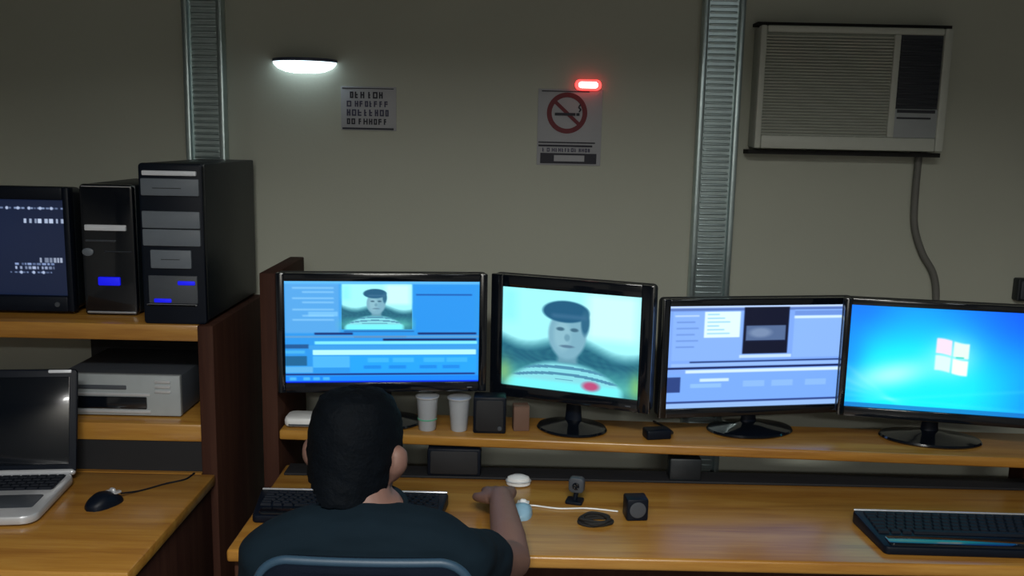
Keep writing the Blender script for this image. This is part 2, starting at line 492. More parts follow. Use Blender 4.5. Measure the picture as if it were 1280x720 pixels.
def display(name, pic, x0, x1, y, z0, z1, parent, m, bulge=0.):
    """lit panel facing -y with a small thickness; the picture lives in its point colours"""
    w, h = pic.w, pic.h
    verts = []; faces = []
    for j in range(h):
        for i in range(w):
            u = i / (w - 1); v = j / (h - 1)
            yy = y - bulge * (1 - (2 * u - 1) ** 2) * (1 - (2 * v - 1) ** 2)
            verts.append((x0 + (x1 - x0) * u, yy, z1 + (z0 - z1) * v))
    for j in range(h - 1):
        for i in range(w - 1):
            a = j * w + i
            faces.append((a, a + w, a + w + 1, a + 1))
    nb = len(verts)
    verts += [(x0, y + .004, z1), (x1, y + .004, z1), (x1, y + .004, z0), (x0, y + .004, z0)]
    faces.append((nb, nb + 1, nb + 2, nb + 3))
    top = list(range(w)); bot = [(h - 1) * w + i for i in range(w)]
    lef = [j * w for j in range(h)]; rig = [j * w + w - 1 for j in range(h)]
    faces.append(tuple(top + [nb + 1, nb])); faces.append(tuple(list(reversed(bot)) + [nb + 3, nb + 2]))
    faces.append(tuple(list(reversed(lef)) + [nb, nb + 3])); faces.append(tuple(rig + [nb + 2, nb + 1]))
    me = bpy.data.meshes.new(name); me.from_pydata(verts, [], faces)
    a = np.clip(pic.a, 0, 1)
    a = np.where(a <= .04045, a / 12.92, ((a + .055) / 1.055) ** 2.4).reshape(-1, 3)
    buf = np.zeros((len(verts), 4), dtype=np.float32); buf[:, 3] = 1
    buf[:len(a), :3] = a
    at = me.attributes.new('picture', 'FLOAT_COLOR', 'POINT')
    at.data.foreach_set('color', buf.ravel())
    me.materials.append(m)
    for q in me.polygons: q.use_smooth = True
    o = bpy.data.objects.new(name, me); COL.objects.link(o); o.parent = parent
    return o

# ------------------------------------------------------------------ flat monitors on the raised shelf
def monitor(label, cx, cy, zc, w, h, ang, pic, bez, chin, base_w, base_y=.07, base_d=.17):
    """cx, cy, zc: centre of the lit panel; ang: turn about z"""
    t = thing('monitor', label, 'monitor', (cx, cy, zt), math.radians(ang), 'monitors on the raised shelf')
    c = zc - zt
    x0, x1 = -w / 2, w / 2; z0, z1 = c - h / 2, c + h / 2
    bm = bmesh.new()
    slab_xz(bm, x0 - bez, x1 + bez, .006, .040, z0 - chin, z1 + bez, .012)
    slab_xz(bm, x0 * .72, x1 * .72, .034, .066, z0 + .02, z1 - .03, .03, ed=.01)
    obj('housing', bm, M_blackp, t)
    bm = bmesh.new()
    bx(bm, x0 - bez, x0, -.006, .010, z0 - chin, z1 + bez, bev=.003)
    bx(bm, x1, x1 + bez, -.006, .010, z0 - chin, z1 + bez, bev=.003)
    bx(bm, x0 - .001, x1 + .001, -.006, .010, z1, z1 + bez, bev=.003)
    bx(bm, x0 - .001, x1 + .001, -.006, .010, z0 - chin, z0, bev=.003)
    obj('bezel', bm, M_gloss, t)
    display('screen', pic, x0, x1, .0, z0, z1, t, M_scr)
    bm = bmesh.new()
    tube(bm, [(0, base_y + .012, .012), (0, base_y + .012, z0 * .55), (0, .05, z0 + .05)], [.026, .021, .026], n=14, flat=.55, up=(0, 1, 0))
    obj('stand', bm, M_blackp, t)
    bm = lathe(bmesh.new(), [(base_w * .25, .0), (base_w * .5 - .004, .0), (base_w * .5, .004), (base_w * .5 - .004, .009), (base_w * .36, .014), (base_w * .18, .020), (base_w * .12, .024), (.001, .0245)], (0, base_y, 0), 40, 1., base_d / base_w)
    obj('base', bm, M_gloss, t)
    bm = bmesh.new()
    tube(bm, [(x1 - .03, -.0065, z0 - chin * .55), (x1 - .018, -.0065, z0 - chin * .55)], .002, n=8)
    obj('power_light', bm, M_dgrey, t)
    return t

monitor('black wide monitor showing blue video editing windows, directly behind the head of the person', -.347, 2.44, 1.142, .520, .278, 6.2, pic_editor(), .022, .028, .22)
monitor('black squarish monitor filled with a man in a striped shirt before trees', .158, 2.44, 1.125, .390, .277, -21, pic_portrait(), .034, .034, .20, .05)
monitor('black monitor showing pale grey-blue editing windows around a black preview', .686, 2.48, 1.088, .527, .285, 10.4, pic_timeline(), .020, .026, .25, .03)
monitor('black monitor with bright blue desktop and glowing flag emblem', 1.158, 2.40, 1.103, .488, .282, -10.5, pic_desktop(), .018, .028, .27, .06)

# ------------------------------------------------------------------ tower cases, tube monitor, deck on the left desk
US = 1.160
t1 = thing('computer_tower', 'tallest black tower case with grey drive bays, at right end of upper shelf', 'computer', (-.894, 2.40, US), 0, 'tower cases on the upper shelf')
hw, HT, DP = .0835, .424, .478
bm = bmesh.new(); bx(bm, -hw, hw, .022, DP, .008, HT, bev=.004); obj('case', bm, M_steelb, t1)
bm = slab_xz(bmesh.new(), -hw, hw, 0, .0218, .0, HT + .001, .010, ed=.005); obj('front_panel', bm, M_blackp, t1)
fz = lambda f: HT * (1 - f)
def bay(name, a, b, y0, y1, m, par, d=.006):
    return obj(name, slab_xz(bmesh.new(), a, b, -d, .006, fz(y1), fz(y0), .003, ed=.0015), m, par)
bay('trim_strip', -hw + .012, hw - .014, .042, .072, M_bright, t1)
bay('drive_bay', -hw + .008, hw - .008, .09, .195, M_greyp, t1)
bay('drive_bay', -hw + .008, hw - .008, .29, .395, M_greyp, t1)
bay('drive_bay', -hw + .008, hw - .008, .402, .505, M_greyp, t1)
bay('floppy_bay', -hw + .026, hw - .034, .53, .645, M_greyp, t1)
lp = bay('lower_panel', -hw + .018, hw - .02, .69, .865, M_dgrey, t1)
bay('blue_light', .012, .058, .722, .748, M_blue, t1, d=.008)
bay('blue_light', -.052, -.006, .835, .86, M_blue, t1, d=.008)
bay('chrome_strip', -hw + .012, hw - .024, .871, .879, M_silver, t1, d=.007)
bay('slot', -.045, .03, .145, .152, M_slot, t1, d=.0065)
bay('slot', -.03, .02, .585, .592, M_slot, t1, d=.0065)
for dx in (-.06, .06):
    for dy in (.05, .42):
        obj('foot', lathe(bmesh.new(), [(.012, 0), (.012, .0085), (.001, .0086)], (dx, dy, 0), 16), M_gasket, t1)

t2 = thing('computer_tower', 'slim glossy black tower case with blue light, between tube monitor and taller case', 'computer', (-1.108, 2.50, US), 0, 'tower cases on the upper shelf')
hw, HT, DP = .073, .36, .375
bm = bmesh.new(); bx(bm, -hw, hw, .022, DP, .006, HT, bev=.004); obj('case', bm, M_steelb, t2)
obj('front_panel', slab_xz(bmesh.new(), -hw, hw, 0, .0218, 0, HT + .002, .012, ed=.006), M_gloss, t2)
fz = lambda f: HT * (1 - f)
bay('top_trim', -hw + .008, hw - .004, .008, .016, M_silver, t2, d=.003)
bay('chrome_strip', -hw + .013, hw - .02, .30, .345, M_bright, t2)
bay('drive_flap', -hw + .013, hw - .05, .415, .43, M_dgrey, t2)
bay('drive_flap', -.01, hw - .008, .50, .512, M_dgrey, t2)
obj('power_button', lathe(bmesh.new(), [(.011, 0), (.011, .005), (.008, .007), (.001, .0072)], (0, 0, 0), 20, 1.4), M_greyp, t2, loc=(-.055, .001, HT * .49), rot=(PI / 2, 0, 0))
bay('blue_light', -.030, .030, .70, .765, M_blue, t2)
bay('bottom_trim', -hw + .008, hw - .004, .968, .982, M_silver, t2, d=.004)
for dx in (-.05, .05):
    for dy in (.04, .33):
        obj('foot', lathe(bmesh.new(), [(.011, 0), (.011, .0065), (.001, .0066)], (dx, dy, 0), 16), M_gasket, t2)

ct = thing('tube_monitor', 'dark boxy tube monitor showing lines of console text on the upper shelf', 'monitor', (-1.41, 2.49, US))
hw, z0, z1 = .205, .008, .352
bm = bmesh.new()
def R(ins, y, zl, zh): return [Vector((px, y, pz)) for px, pz in rrect(-hw + ins, hw - ins, zl, zh, .02)]
rings(bm, [R(.0, .03, z0, z1), R(.004, .09, z0 + .002, z1 - .004), R(.03, .2, z0 + .01, z1 - .03), R(.07, .32, .03, z1 - .09), R(.085, .37, .045, z1 - .11)])
obj('housing', bm, M_steelb, ct)
bm = bmesh.new()
sx0, sx1, sz0, sz1 = -.186, .186, .052, .316
bx(bm, -hw, sx0, 0, .034, z0, z1, bev=.006); bx(bm, sx1, hw, 0, .034, z0, z1, bev=.006)
bx(bm, sx0 - .002, sx1 + .002, 0, .034, sz1, z1, bev=.006); bx(bm, sx0 - .002, sx1 + .002, 0, .034, z0, sz0, bev=.006)
obj('bezel', bm, M_blackp, ct)
display('screen', pic_console(), sx0 - .001, sx1 + .001, .016, sz0 - .001, sz1 + .001, ct, M_scrdim, bulge=.010)
obj('base', slab_xy(bmesh.new(), -.12, .12, .05, .29, 0, .03, .04), M_blackp, ct)
obj('button', lathe(bmesh.new(), [(.007, 0), (.007, .005), (.001, .0055)], (0, 0, 0), 16), M_dgrey, ct, loc=(.16, .001, .03), rot=(PI / 2, 0, 0))

dk = thing('disc_deck', 'flat silver-grey electronic deck with long dark slot on the lower shelf', 'electronic deck', (-1.075, 2.45, .885))
hw = .168
obj('case', box(-hw, hw, .018, .32, .006, .118, bev=.003), M_dgrey, dk)
obj('front_panel', slab_xz(bmesh.new(), -hw, hw, 0, .0178, .004, .12, .004, ed=.003), mat('deck_silver', (.36, .40, .42), .4, .2), dk)
obj('disc_tray', slab_xz(bmesh.new(), -hw + .006, .075, -.004, .006, .024, .058, .003, ed=.001), M_gloss, dk)
obj('trim_line', slab_xz(bmesh.new(), -hw + .006, .085, -.003, .006, .061, .068, .002, ed=.001), M_silver, dk)
obj('trim_line', slab_xz(bmesh.new(), -hw + .006, .085, -.003, .006, .012, .020, .002, ed=.001), M_silver, dk)
obj('display_window', slab_xz(bmesh.new(), -hw + .03, .02, -.002, .006, .078, .090, .002, ed=.001), M_dgrey, dk)
for i in range(3):
    obj('button', slab_xz(bmesh.new(), .098, .142, -.004, .006, .070 + .014 * i, .078 + .014 * i, .003, ed=.001), M_silver, dk)
for dx in (-.13, .13):
    for dy in (.05, .28):
        obj('foot', lathe(bmesh.new(), [(.012, 0), (.012, .0065), (.001, .0066)], (dx, dy, 0), 16), M_gasket, dk)

# ------------------------------------------------------------------ laptop on the left desk
DZ = .75
def keys_bm(cols, rows, x0, x1, y0, y1, z, h, gap=.003, seed=1):
    """field of keycaps: rows of separate tapered caps with wide keys at the ends"""
    bm = bmesh.new(); rnd = random.Random(seed)
    rh = (y1 - y0) / rows
    for r in range(rows):
        xs = [x0]; base = (x1 - x0) / cols; off = (r * .3 % 1) * base + base * .4
        if r == 0:
            xs = [x0, x0 + base * 1.4, x0 + base * 2.6, x0 + base * 3.8, x1 - base * 4, x1 - base * 2.8, x1 - base * 1.5, x1]
        else:
            x = x0 + off + base * .6
            while x < x1 - base * .5: xs.append(x); x += base
            xs.append(x1)
        for a, b in zip(xs, xs[1:]):
            ya, yb = y0 + r * rh, y0 + (r + 1) * rh
            g = gap / 2; tp = min(.002, h * .4)
            lo = [bm.verts.new((px, py, z)) for px, py in ((a + g, ya + g), (b - g, ya + g), (b - g, yb - g), (a + g, yb - g))]
            hi = [bm.verts.new((px, py, z + h)) for px, py in ((a + g + tp, ya + g + tp), (b - g - tp, ya + g + tp), (b - g - tp, yb - g - tp), (a + g + tp, yb - g - tp))]
            bm.faces.new(lo[::-1]); bm.faces.new(hi)
            for k in range(4):
                bm.faces.new((lo[k], lo[(k + 1) % 4], hi[(k + 1) % 4], hi[k]))
    return bm

lt = thing('laptop', 'open silver laptop with dark screen on the left desk', 'laptop', (-1.325, 2.285, DZ), math.radians(7))
obj('base', slab_xy(bmesh.new(), -.19, .19, -.285, 0, .004, .026, .035, ed=.006), M_silver, lt)
obj('keyboard_well', slab_xy(bmesh.new(), -.172, .172, -.118, -.018, .020, .0268, .006, ed=.0005), M_blackp, lt)
obj('keys', keys_bm(15, 5, -.170, .170, -.116, -.020, .0266, .0035), M_key, lt)
obj('touchpad', slab_xy(bmesh.new(), -.075, .165, -.232, -.150, .022, .0268, .008, ed=.0005), M_dgrey, lt)
for dx in (-.15, .15):
    for dy in (-.25, -.03): obj('foot', lathe(bmesh.new(), [(.01, 0), (.01, .0045), (.001, .0046)], (dx, dy, 0), 14), M_gasket, lt)
lid = obj('screen_lid', slab_xz(bmesh.new(), -.19, .19, .0, .012, .0, .272, .012, ed=.004), M_blackp, lt, loc=(0, -.002, .026), rot=(math.radians(-11), 0, 0))
obj('display_panel', slab_xz(bmesh.new(), -.172, .172, -.0015, .004, .022, .252, .003, ed=.001), M_gloss, lid)
obj('hinge_bar', (lambda b: tube(b, [(-.178, .003, .027), (.178, .003, .027)], .0095, n=14))(bmesh.new()), M_silver, lt)
obj('catch', slab_xz(bmesh.new(), .118, .176, -.003, .006, .262, .2705, .003, ed=.001), M_bright, lid)

def mouse_body(L, W, H, n=14, m=18):
    """smooth hump: low at the front, highest a bit behind the middle"""
    bm = bmesh.new(); rs = []
    for i in range(n + 1):
        s = i / n
        y = (s - .5) * L
        wd = W / 2 * math.sqrt(max(0, 1 - (abs(2 * s - 1)) ** 2.6)) + .0006
        ht = H * (math.sin(PI * (s * .86 + .10)) ** .7) * (.72 + .28 * math.sin(PI * (1 - s)))
        rs.append([Vector((wd * math.copysign(abs(math.cos(a)) ** .8, math.cos(a)), y, (ht * max(0, math.sin(a)) ** .75) if math.sin(a) > 0 else 0)) for a in [2 * PI * k / m for k in range(m)]])
    return rings(bm, rs)

def computer_mouse(label, loc, rz, mb, mt, L=.105, W=.062, H=.036, cord=None, mc=None, group=None):
    t = thing('computer_mouse', label, 'mouse', loc, rz, group)
    obj('body', mouse_body(L, W, H), mb, t)
    obj('scroll_wheel', tube(bmesh.new(), [(-.003, L * .26, H * .86), (.003, L * .26, H * .86)], .006, n=14), mt, t)
    for s in (-1, 1):
        obj('button', slab_xy(bmesh.new(), *( (-W * .30, -.004) if s < 0 else (.004, W * .30)), L * .16, L * .40, H * .66, H * .80, .004, ed=.001), mt, t)
    if cord:
        bm = bmesh.new(); inv = Matrix.LocRotScale(Vector(loc), t.rotation_euler, None).inverted()
        tube(bm, [inv @ Vector(c) for c in cord], .0022, n=8, sub=8)
        obj('cord', bm, mc or mb, t)
    return t

computer_mouse('dark wired mouse with silver rim lying on the left desk', (-1.0, 2.162, DZ), math.radians(-28), M_blackp, M_silver, .10, .06, .034,
               [(-.976, 2.207, .762), (-.945, 2.25, .753), (-.90, 2.30, .753), (-.86, 2.335, .753), (-.852, 2.38, .753)], M_blackp)

# ------------------------------------------------------------------ keyboards on the right desk
def keyboard(label, loc, rz, w, d):
    t = thing('keyboard', label, 'keyboard', loc, rz, 'black keyboards on the long desk')
    bm = slab_xy(bmesh.new(), -w / 2, w / 2, -d / 2, d / 2, 0, .02, .012, ed=.005)
    for v in bm.verts:
        v.co.z += (v.co.y + d / 2) / d * .012 if v.co.z > .01 else 0
        v.co.x *= 1 + .06 * (v.co.y / d)
    obj('body', bm, M_blackp, t)
    obj('keys', keys_bm(20, 6, -w / 2 + .012, w / 2 - .012, -d / 2 + d * .34, d / 2 - .014, 0, .008), M_key, t, loc=(0, 0, .0235), rot=(math.radians(3.2), 0, 0))
    obj('palm_rest', slab_xy(bmesh.new(), -w / 2 + .02, w / 2 - .02, -d / 2 + .006, -d / 2 + d * .28, .016, .026, .01, ed=.003), M_gloss, t)
    obj('rear_highlight', tube(bmesh.new(), [(-w / 2 - .001, d / 2 - .004, .0325), (w / 2 + .001, d / 2 - .004, .0325)], .0028, n=8), M_keytop, t)  # silver tube draws the highlight along the rear edge
    return t
keyboard('black keyboard with silver highlight on its rear edge lying in front of the person', (-.385, 2.14, DZ), 0, .46, .14)
keyboard('wide black keyboard lying below the monitor with bright blue desktop', (1.085, 2.058, DZ), math.radians(-1), .46, .185)

# ------------------------------------------------------------------ small things on the long desk
computer_mouse('pale blue mouse with thin white cord beside the right hand', (.036, 2.155, DZ), math.radians(-8), M_teal, M_white, .085, .05, .030,
               [(.045, 2.197, .757), (.07, 2.205, .753), (.13, 2.19, .753), (.2, 2.195, .753), (.275, 2.18, .753)], M_white)
bm = bmesh.new()
rnd = random.Random(5); pts = []
for k in range(64):
    a = k / 64 * 2 * PI * 4
    pts.append((.214 + (.036 + .006 * math.sin(k * .9)) * math.cos(a), 2.112 + (.026 + .004 * math.cos(k * .7)) * math.sin(a), .754 + .0035 * (k // 16) + .001 * math.sin(k)))
tube(bm, pts, .0034, n=8, sub=3)
cc = obj('cable_coil', bm, M_gasket); tag(cc, 'black cable wound into an oval coil on the long desk', 'cable')
wc = thing('webcam', 'small dark webcam on a clip foot behind the cable coil', 'webcam', (.172, 2.24, DZ), math.radians(-15))
obj('foot', slab_xy(bmesh.new(), -.022, .022, -.02, .02, 0, .008, .006, ed=.002), M_blackp, wc)
obj('neck', tube(bmesh.new(), [(0, 0, .008), (.004, .004, .03)], .006, n=12), M_blackp, wc)
obj('head', slab_xz(bmesh.new(), -.016, .024, -.010, .014, .028, .068, .011, ed=.004), M_dgrey, wc)
obj('lens', lathe(bmesh.new(), [(.009, 0), (.009, .004), (.006, .005), (.001, .003)], (0, 0, 0), 20), M_gloss, wc, loc=(.004, -.0095, .048), rot=(PI / 2, 0, 0))
sb = thing('speaker_cube', 'small black cube speaker standing right of the cable coil', 'speaker', (.316, 2.15, DZ), math.radians(6))
obj('body', box(-.027, .027, -.022, .026, 0, .056, bev=.005), M_blackp, sb)
obj('grille', lathe(bmesh.new(), [(.02, 0), (.02, .002), (.014, .0032), (.001, .002)], (0, 0, 0), 24), M_dgrey, sb, loc=(0, -.0215, .029), rot=(PI / 2, 0, 0))
wd = thing('plastic_cap', 'small glossy white plastic cap by the black strip at desk back', 'cap', (.028, 2.352, DZ))
obj('body', lathe(bmesh.new(), [(.022, 0), (.029, .003), (.030, .012), (.026, .022), (.014, .0275), (.001, .028)], (0, 0, 0), 28, 1.1, .8), M_white, wd)
obj('rim', lathe(bmesh.new(), [(.0298, .010), (.0316, .0115), (.0316, .0135), (.0298, .015)], (0, 0, 0), 28, 1.1, .8), M_silver, wd)

# ------------------------------------------------------------------ things on and under the raised shelf
def cup(label, x, y, lean, r0, r1, h):
    t = thing('tumbler', label, 'cup', (x, y, zt), 0, 'pale tumblers on the raised shelf')
    bm = lathe(bmesh.new(), [(r0 * .9, 0), (r0, .003), (r1 - .001, h - .002), (r1, h), (r1 - .0022, h), (r0 - .0025, .006), (.001, .005)], (0, 0, 0), 28)
    for v in bm.verts: v.co.x += lean * v.co.z
    obj('body', bm, M_cup, t)
    bm = lathe(bmesh.new(), [(r1 - .0005, h - .006), (r1 + .0016, h - .005), (r1 + .0016, h - .001), (r1 - .0005, h)], (lean * h, 0, 0), 28)
    obj('rim', bm, M_silver, t)
    return t, r0
c1, _ = cup('pale grey tumbler with a thin green band, next to the head of the person', -.227, 2.455, .0, .024, .031, .098)
bm = lathe(bmesh.new(), [(.0262, .030), (.0270, .0305), (.0272, .0335), (.0266, .034)], (0, 0, 0), 28)
obj('green_band', bm, mat('green_band', (.12, .42, .28), .4), c1)
cup('plain pale grey tumbler tight against the black desktop speaker', -.139, 2.455, .0, .023, .031, .096)
sp = thing('desktop_speaker', 'black desktop speaker box on the raised shelf, right of the two pale tumblers', 'speaker', (-.054, 2.455, zt))
obj('cabinet', box(-.045, .045, -.03, .028, 0, .104, bev=.006), M_blackp, sp)
obj('grille', slab_xz(bmesh.new(), -.038, .038, -.034, -.026, .008, .096, .008, ed=.002), M_matb, sp)
obj('volume_knob', lathe(bmesh.new(), [(.006, 0), (.006, .006), (.001, .0065)], (0, 0, 0), 16), M_dgrey, sp, loc=(.028, -.033, .018), rot=(PI / 2, 0, 0))
cb = thing('card_box', 'small tan cardboard box between the black speaker and squarish monitor', 'box', (.032, 2.47, zt), math.radians(8))
obj('body', box(-.022, .022, -.016, .018, 0, .07, bev=.002), M_tan, cb)
obj('flap', box(-.021, .021, -.017, .019, .0702, .0722, bev=.0005), M_tan, cb)
hb = thing('network_hub', 'low white plastic hub at left end of the raised shelf', 'hub', (-.567, 2.475, zt))
obj('body', slab_xy(bmesh.new(), -.055, .055, -.04, .04, .003, .03, .02, ed=.009), M_white, hb)
for dx in (-.035, .035): obj('foot', slab_xy(bmesh.new(), dx - .01, dx + .01, -.025, .025, 0, .004, .004, ed=.001), M_gasket, hb)
obj('front_strip', slab_xz(bmesh.new(), -.04, .04, -.0415, -.036, .008, .013, .001, ed=.0005), M_dgrey, hb)
ad = thing('power_adapter', 'flat black power adapter on raised shelf, between squarish monitor and pale-windowed monitor', 'adapter', (.405, 2.425, zt), math.radians(12))
obj('body', slab_xy(bmesh.new(), -.035, .035, -.022, .022, 0, .026, .006, ed=.004), M_blackp, ad)
obj('cord', tube(bmesh.new(), [(.034, 0, .012), (.05, .01, .008), (.055, .06, .004), (.04, .13, .004)], .003, n=8), M_gasket, ad)
ab = thing('adapter_box', 'black adapter block under the raised shelf, below the monitor with pale windows', 'adapter', (.482, 2.40, .757))
obj('body', box(-.043, .043, -.012, .040, 0.0, .062, bev=.005), M_steelb, ab)
obj('cord', tube(bmesh.new(), [(.0, .040, .03), (.0, .06, .04), (.01, .12, .0)], .004, n=8), M_gasket, ab)
ub = thing('subwoofer', 'wide black box speaker under the raised shelf, below the two pale tumblers', 'speaker', (-.145, 2.415, .757))
obj('cabinet', box(-.075, .07, -.028, .035, 0, .077, bev=.005), M_blackp, ub)
obj('front_grille', slab_xz(bmesh.new(), -.067, .062, -.031, -.024, .006, .071, .006, ed=.002), M_matb, ub)

# ------------------------------------------------------------------ wall things
wl = thing('lamp_reflection', 'white glowing half-oval standing in for a lamp reflection on the wall, left of centre', 'reflection', (-.655, YB, 1.863))  # glowing body modelled in place of a lamp mirrored in the wall
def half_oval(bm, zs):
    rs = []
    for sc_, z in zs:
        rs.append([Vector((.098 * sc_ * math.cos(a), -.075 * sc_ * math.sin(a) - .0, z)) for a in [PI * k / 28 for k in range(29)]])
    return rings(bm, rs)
obj('reflection_body', half_oval(bmesh.new(), [(.35, -.010), (.62, -.006), (.86, .004), (.97, .014), (1., .022)]), M_reflection, wl)
obj('reflection_top_edge', half_oval(bmesh.new(), [(1.0, .0225), (1.02, .024), (1.02, .030), (1.0, .032)]), mat('reflection_edge_dark', (.05, .06, .10), .4), wl)  # dark upper edge of the modelled reflection

sg = thing('notice_sign', 'small pale notice sheet with four dark lines of lettering, left on the wall', 'sign', (-.458, YB, 1.75))
obj('board', box(-.086, .086, -.004, 0, -.068, .066, bev=.001), M_paper, sg)
def strip(par, name, x0, x1, z0, z1, m, y=-.0055):
    return obj(name, box(x0, x1, y, -.0035, z0, z1), m, par)
strip(sg, 'border_line', -.082, .078, .059, .0615, M_ink)
strip(sg, 'border_line', -.082, .078, -.0655, -.060, M_ink)
def glyphs(x0, x1, z0, z1, seed, m, par):
    """one line of lettering too small to make out: letter-sized strokes"""
    rnd = random.Random(seed); bm = bmesh.new(); x = x0; h = z1 - z0
    while x < x1 - h * .3:
        w = h * rnd.uniform(.5, .8)
        k = rnd.randrange(4); s = h * .22
        if x + w > x1: break
        bx(bm, x, x + s, -.0055, -.0035, z0, z1)
        if k in (0, 1): bx(bm, x + w - s, x + w, -.0055, -.0035, z0, z1)
        if k in (0, 2): bx(bm, x + s * .9, x + w - s * .9, -.0055, -.0035, z1 - s, z1)
        if k in (1, 2, 3): bx(bm, x + s * .9, x + w - s * .9, -.0055, -.0035, z0 + h * .42, z0 + h * .42 + s)
        if k in (0, 3): bx(bm, x + s * .9, x + w - s * .9, -.0055, -.0035, z0, z0 + s)
        x += w + h * (.22 if rnd.random() > .15 else .6)
    return obj('lettering', bm, m, par)
glyphs(-.058, .056, .030, .050, 1, M_ink, sg)
glyphs(-.068, .070, .004, .022, 2, M_inkb, sg)
glyphs(-.068, .072, -.024, -.004, 3, M_inkb, sg)
glyphs(-.068, .066, -.050, -.032, 4, M_ink, sg)

ns = thing('no_smoking_sign', 'pale no-smoking sign with ringed cigarette above a black band', 'sign', (.168, YB, 1.70))
obj('board', box(-.099, .101, -.004, 0, -.113, .121, bev=.001), M_paper, ns)
def ring_bm(r0, r1, cx, cz, n=48):
    bm = bmesh.new(); fr = []; bk = []
    for k in range(n):
        a = 2 * PI * k / n
        fr.append((bm.verts.new((cx + r0 * math.cos(a), -.0058, cz + r0 * math.sin(a))), bm.verts.new((cx + r1 * math.cos(a), -.0058, cz + r1 * math.sin(a)))))
        bk.append((bm.verts.new((cx + r0 * math.cos(a), -.0036, cz + r0 * math.sin(a))), bm.verts.new((cx + r1 * math.cos(a), -.0036, cz + r1 * math.sin(a)))))
    for k in range(n):
        j = (k + 1) % n
        bm.faces.new((fr[k][0], fr[k][1], fr[j][1], fr[j][0])); bm.faces.new((bk[k][1], bk[k][0], bk[j][0], bk[j][1]))
        bm.faces.new((fr[k][1], bk[k][1], bk[j][1], fr[j][1])); bm.faces.new((fr[k][0], fr[j][0], bk[j][0], bk[k][0]))
    return bm
obj('prohibition_ring', ring_bm(.048, .063, -.008, .048), M_inkr, ns)
sl = box(-.052, .052, -.0062, -.004, -.0055, .0055)
sl.transform(Matrix.Translation((-.008, 0, .048)) @ Matrix.Rotation(math.radians(42), 4, 'Y'))
obj('slash', sl, M_inkr, ns)
cg = bmesh.new()
bx(cg, -.046, .018, -.0068, -.0038, .040, .0485); bx(cg, .021, .031, -.0068, -.0038, .040, .0485)
tube(cg, [(.030, -.005, .053), (.034, -.005, .060), (.028, -.005, .066), (.033, -.005, .074)], .0022, n=6)
obj('cigarette', cg, M_ink, ns)
strip(ns, 'border_line', -.088, .06, .1125, .1155, M_ink)
strip(ns, 'rule', -.095, .082, -.045, -.041, M_ink)
strip(ns, 'rule', -.095, .074, -.056, -.050, M_ink)
strip(ns, 'black_band', -.088, .088, -.108, -.076, M_ink)
strip(ns, 'white_field', -.045, .05, -.101, -.082, M_paper, y=-.007)
glyphs(-.082, .075, -.072, -.060, 8, M_inkb, ns)

rl = thing('indicator_light', 'glowing red indicator light above the no-smoking sign', 'indicator light', (.222, YB, 1.834))
obj('housing', slab_xz(bmesh.new(), -.039, .039, -.012, 0, -.0145, .0145, .014, ed=.003), M_dgrey, rl)
obj('lens', slab_xz(bmesh.new(), -.041, .041, -.020, -.0122, -.0165, .0165, .0155, ed=.004), M_red, rl)
obj('lens_core', slab_xz(bmesh.new(), -.030, .030, -.0225, -.0202, -.0095, .0095, .009, ed=.001), M_redcore, rl)

wb = thing('wall_socket', 'dark wall socket box at the far right above the monitors', 'socket', (1.66, YB, 1.225))
obj('box', slab_xz(bmesh.new(), -.055, .055, -.035, 0, -.036, .036, .006), M_steelb, wb)
obj('face_plate', slab_xz(bmesh.new(), -.046, .046, -.039, -.034, -.029, .029, .005, ed=.001), M_dgrey, wb)
for s in (-1, 1):
    obj('outlet', lathe(bmesh.new(), [(.013, 0), (.013, .002), (.009, .0025), (.001, .001)], (0, 0, 0), 18), M_slot, wb, loc=(s * .02, -.0385, 0), rot=(PI / 2, 0, 0))

# air conditioner
ac = thing('air_conditioner', 'beige window air conditioner set in the wall at upper right', 'air conditioner', (1.0, YB, 1.655))
AX0, AX1, AH, AY = -.272, .292, .358, -.10
bm = bmesh.new()
bx(bm, AX0, AX1, AY + .03, 0, 0, AH, bev=.006)
obj('casing', bm, M_acbody, ac)
bm = bmesh.new()
fr = .022
bx(bm, AX0 - .004, AX0 + fr * .7, AY, AY + .034, -.002, AH + .002, bev=.005)
bx(bm, AX1 - fr, AX1 + .004, AY, AY + .034, -.002, AH + .002, bev=.005)
bx(bm, AX0 + fr * .7, AX1 - fr, AY, AY + .034, AH - .018, AH + .002, bev=.005)
bx(bm, AX0 + fr * .7, AX1 - fr, AY, AY + .034, -.002, .038, bev=.005)
bx(bm, .122, .142, AY, AY + .034, .038, AH - .018, bev=.003)
obj('front_frame', bm, M_acbody, ac)
obj('grille_back', box(AX0 + .015, .124, AY + .022, AY + .030, .036, AH - .016), M_acdark, ac)
bm = bmesh.new(); nl = 33
for k in range(nl):
    z = .044 + (AH - .018 - .050) * k / (nl - 1)
    s = bmesh.new(); bx(s, AX0 + .014, .124, -.0075, .0075, -.0014, .0014)
    s.transform(Matrix.Translation((0, AY + .012, z)) @ Matrix.Rotation(math.radians(34), 4, 'X'))
    tmp = bpy.data.meshes.new('t'); s.to_mesh(tmp); s.free(); bm.from_mesh(tmp); bpy.data.meshes.remove(tmp)
for x in (-.17, -.07, .03):
    bx(bm, x, x + .004, AY + .014, AY + .022, .038, AH - .018)
obj('louvre_grille', bm, M_acbody, ac)
obj('vent_panel', box(.142, AX1 - fr, AY + .010, AY + .030, .125, AH - .018), M_acdark, ac)
bm = bmesh.new()
for k in range(13):
    z = .135 + k * .0155
    bx(bm, .145, AX1 - fr - .003, AY + .003, AY + .012, z, z + .0055, bev=.001)
obj('vent_slats', bm, M_acdark, ac)
obj('control_panel', slab_xz(bmesh.new(), .141, AX1 - fr + .001, AY + .004, AY + .030, .038, .124, .004, ed=.002), mat('control_panel', (.33, .36, .37), .45), ac)
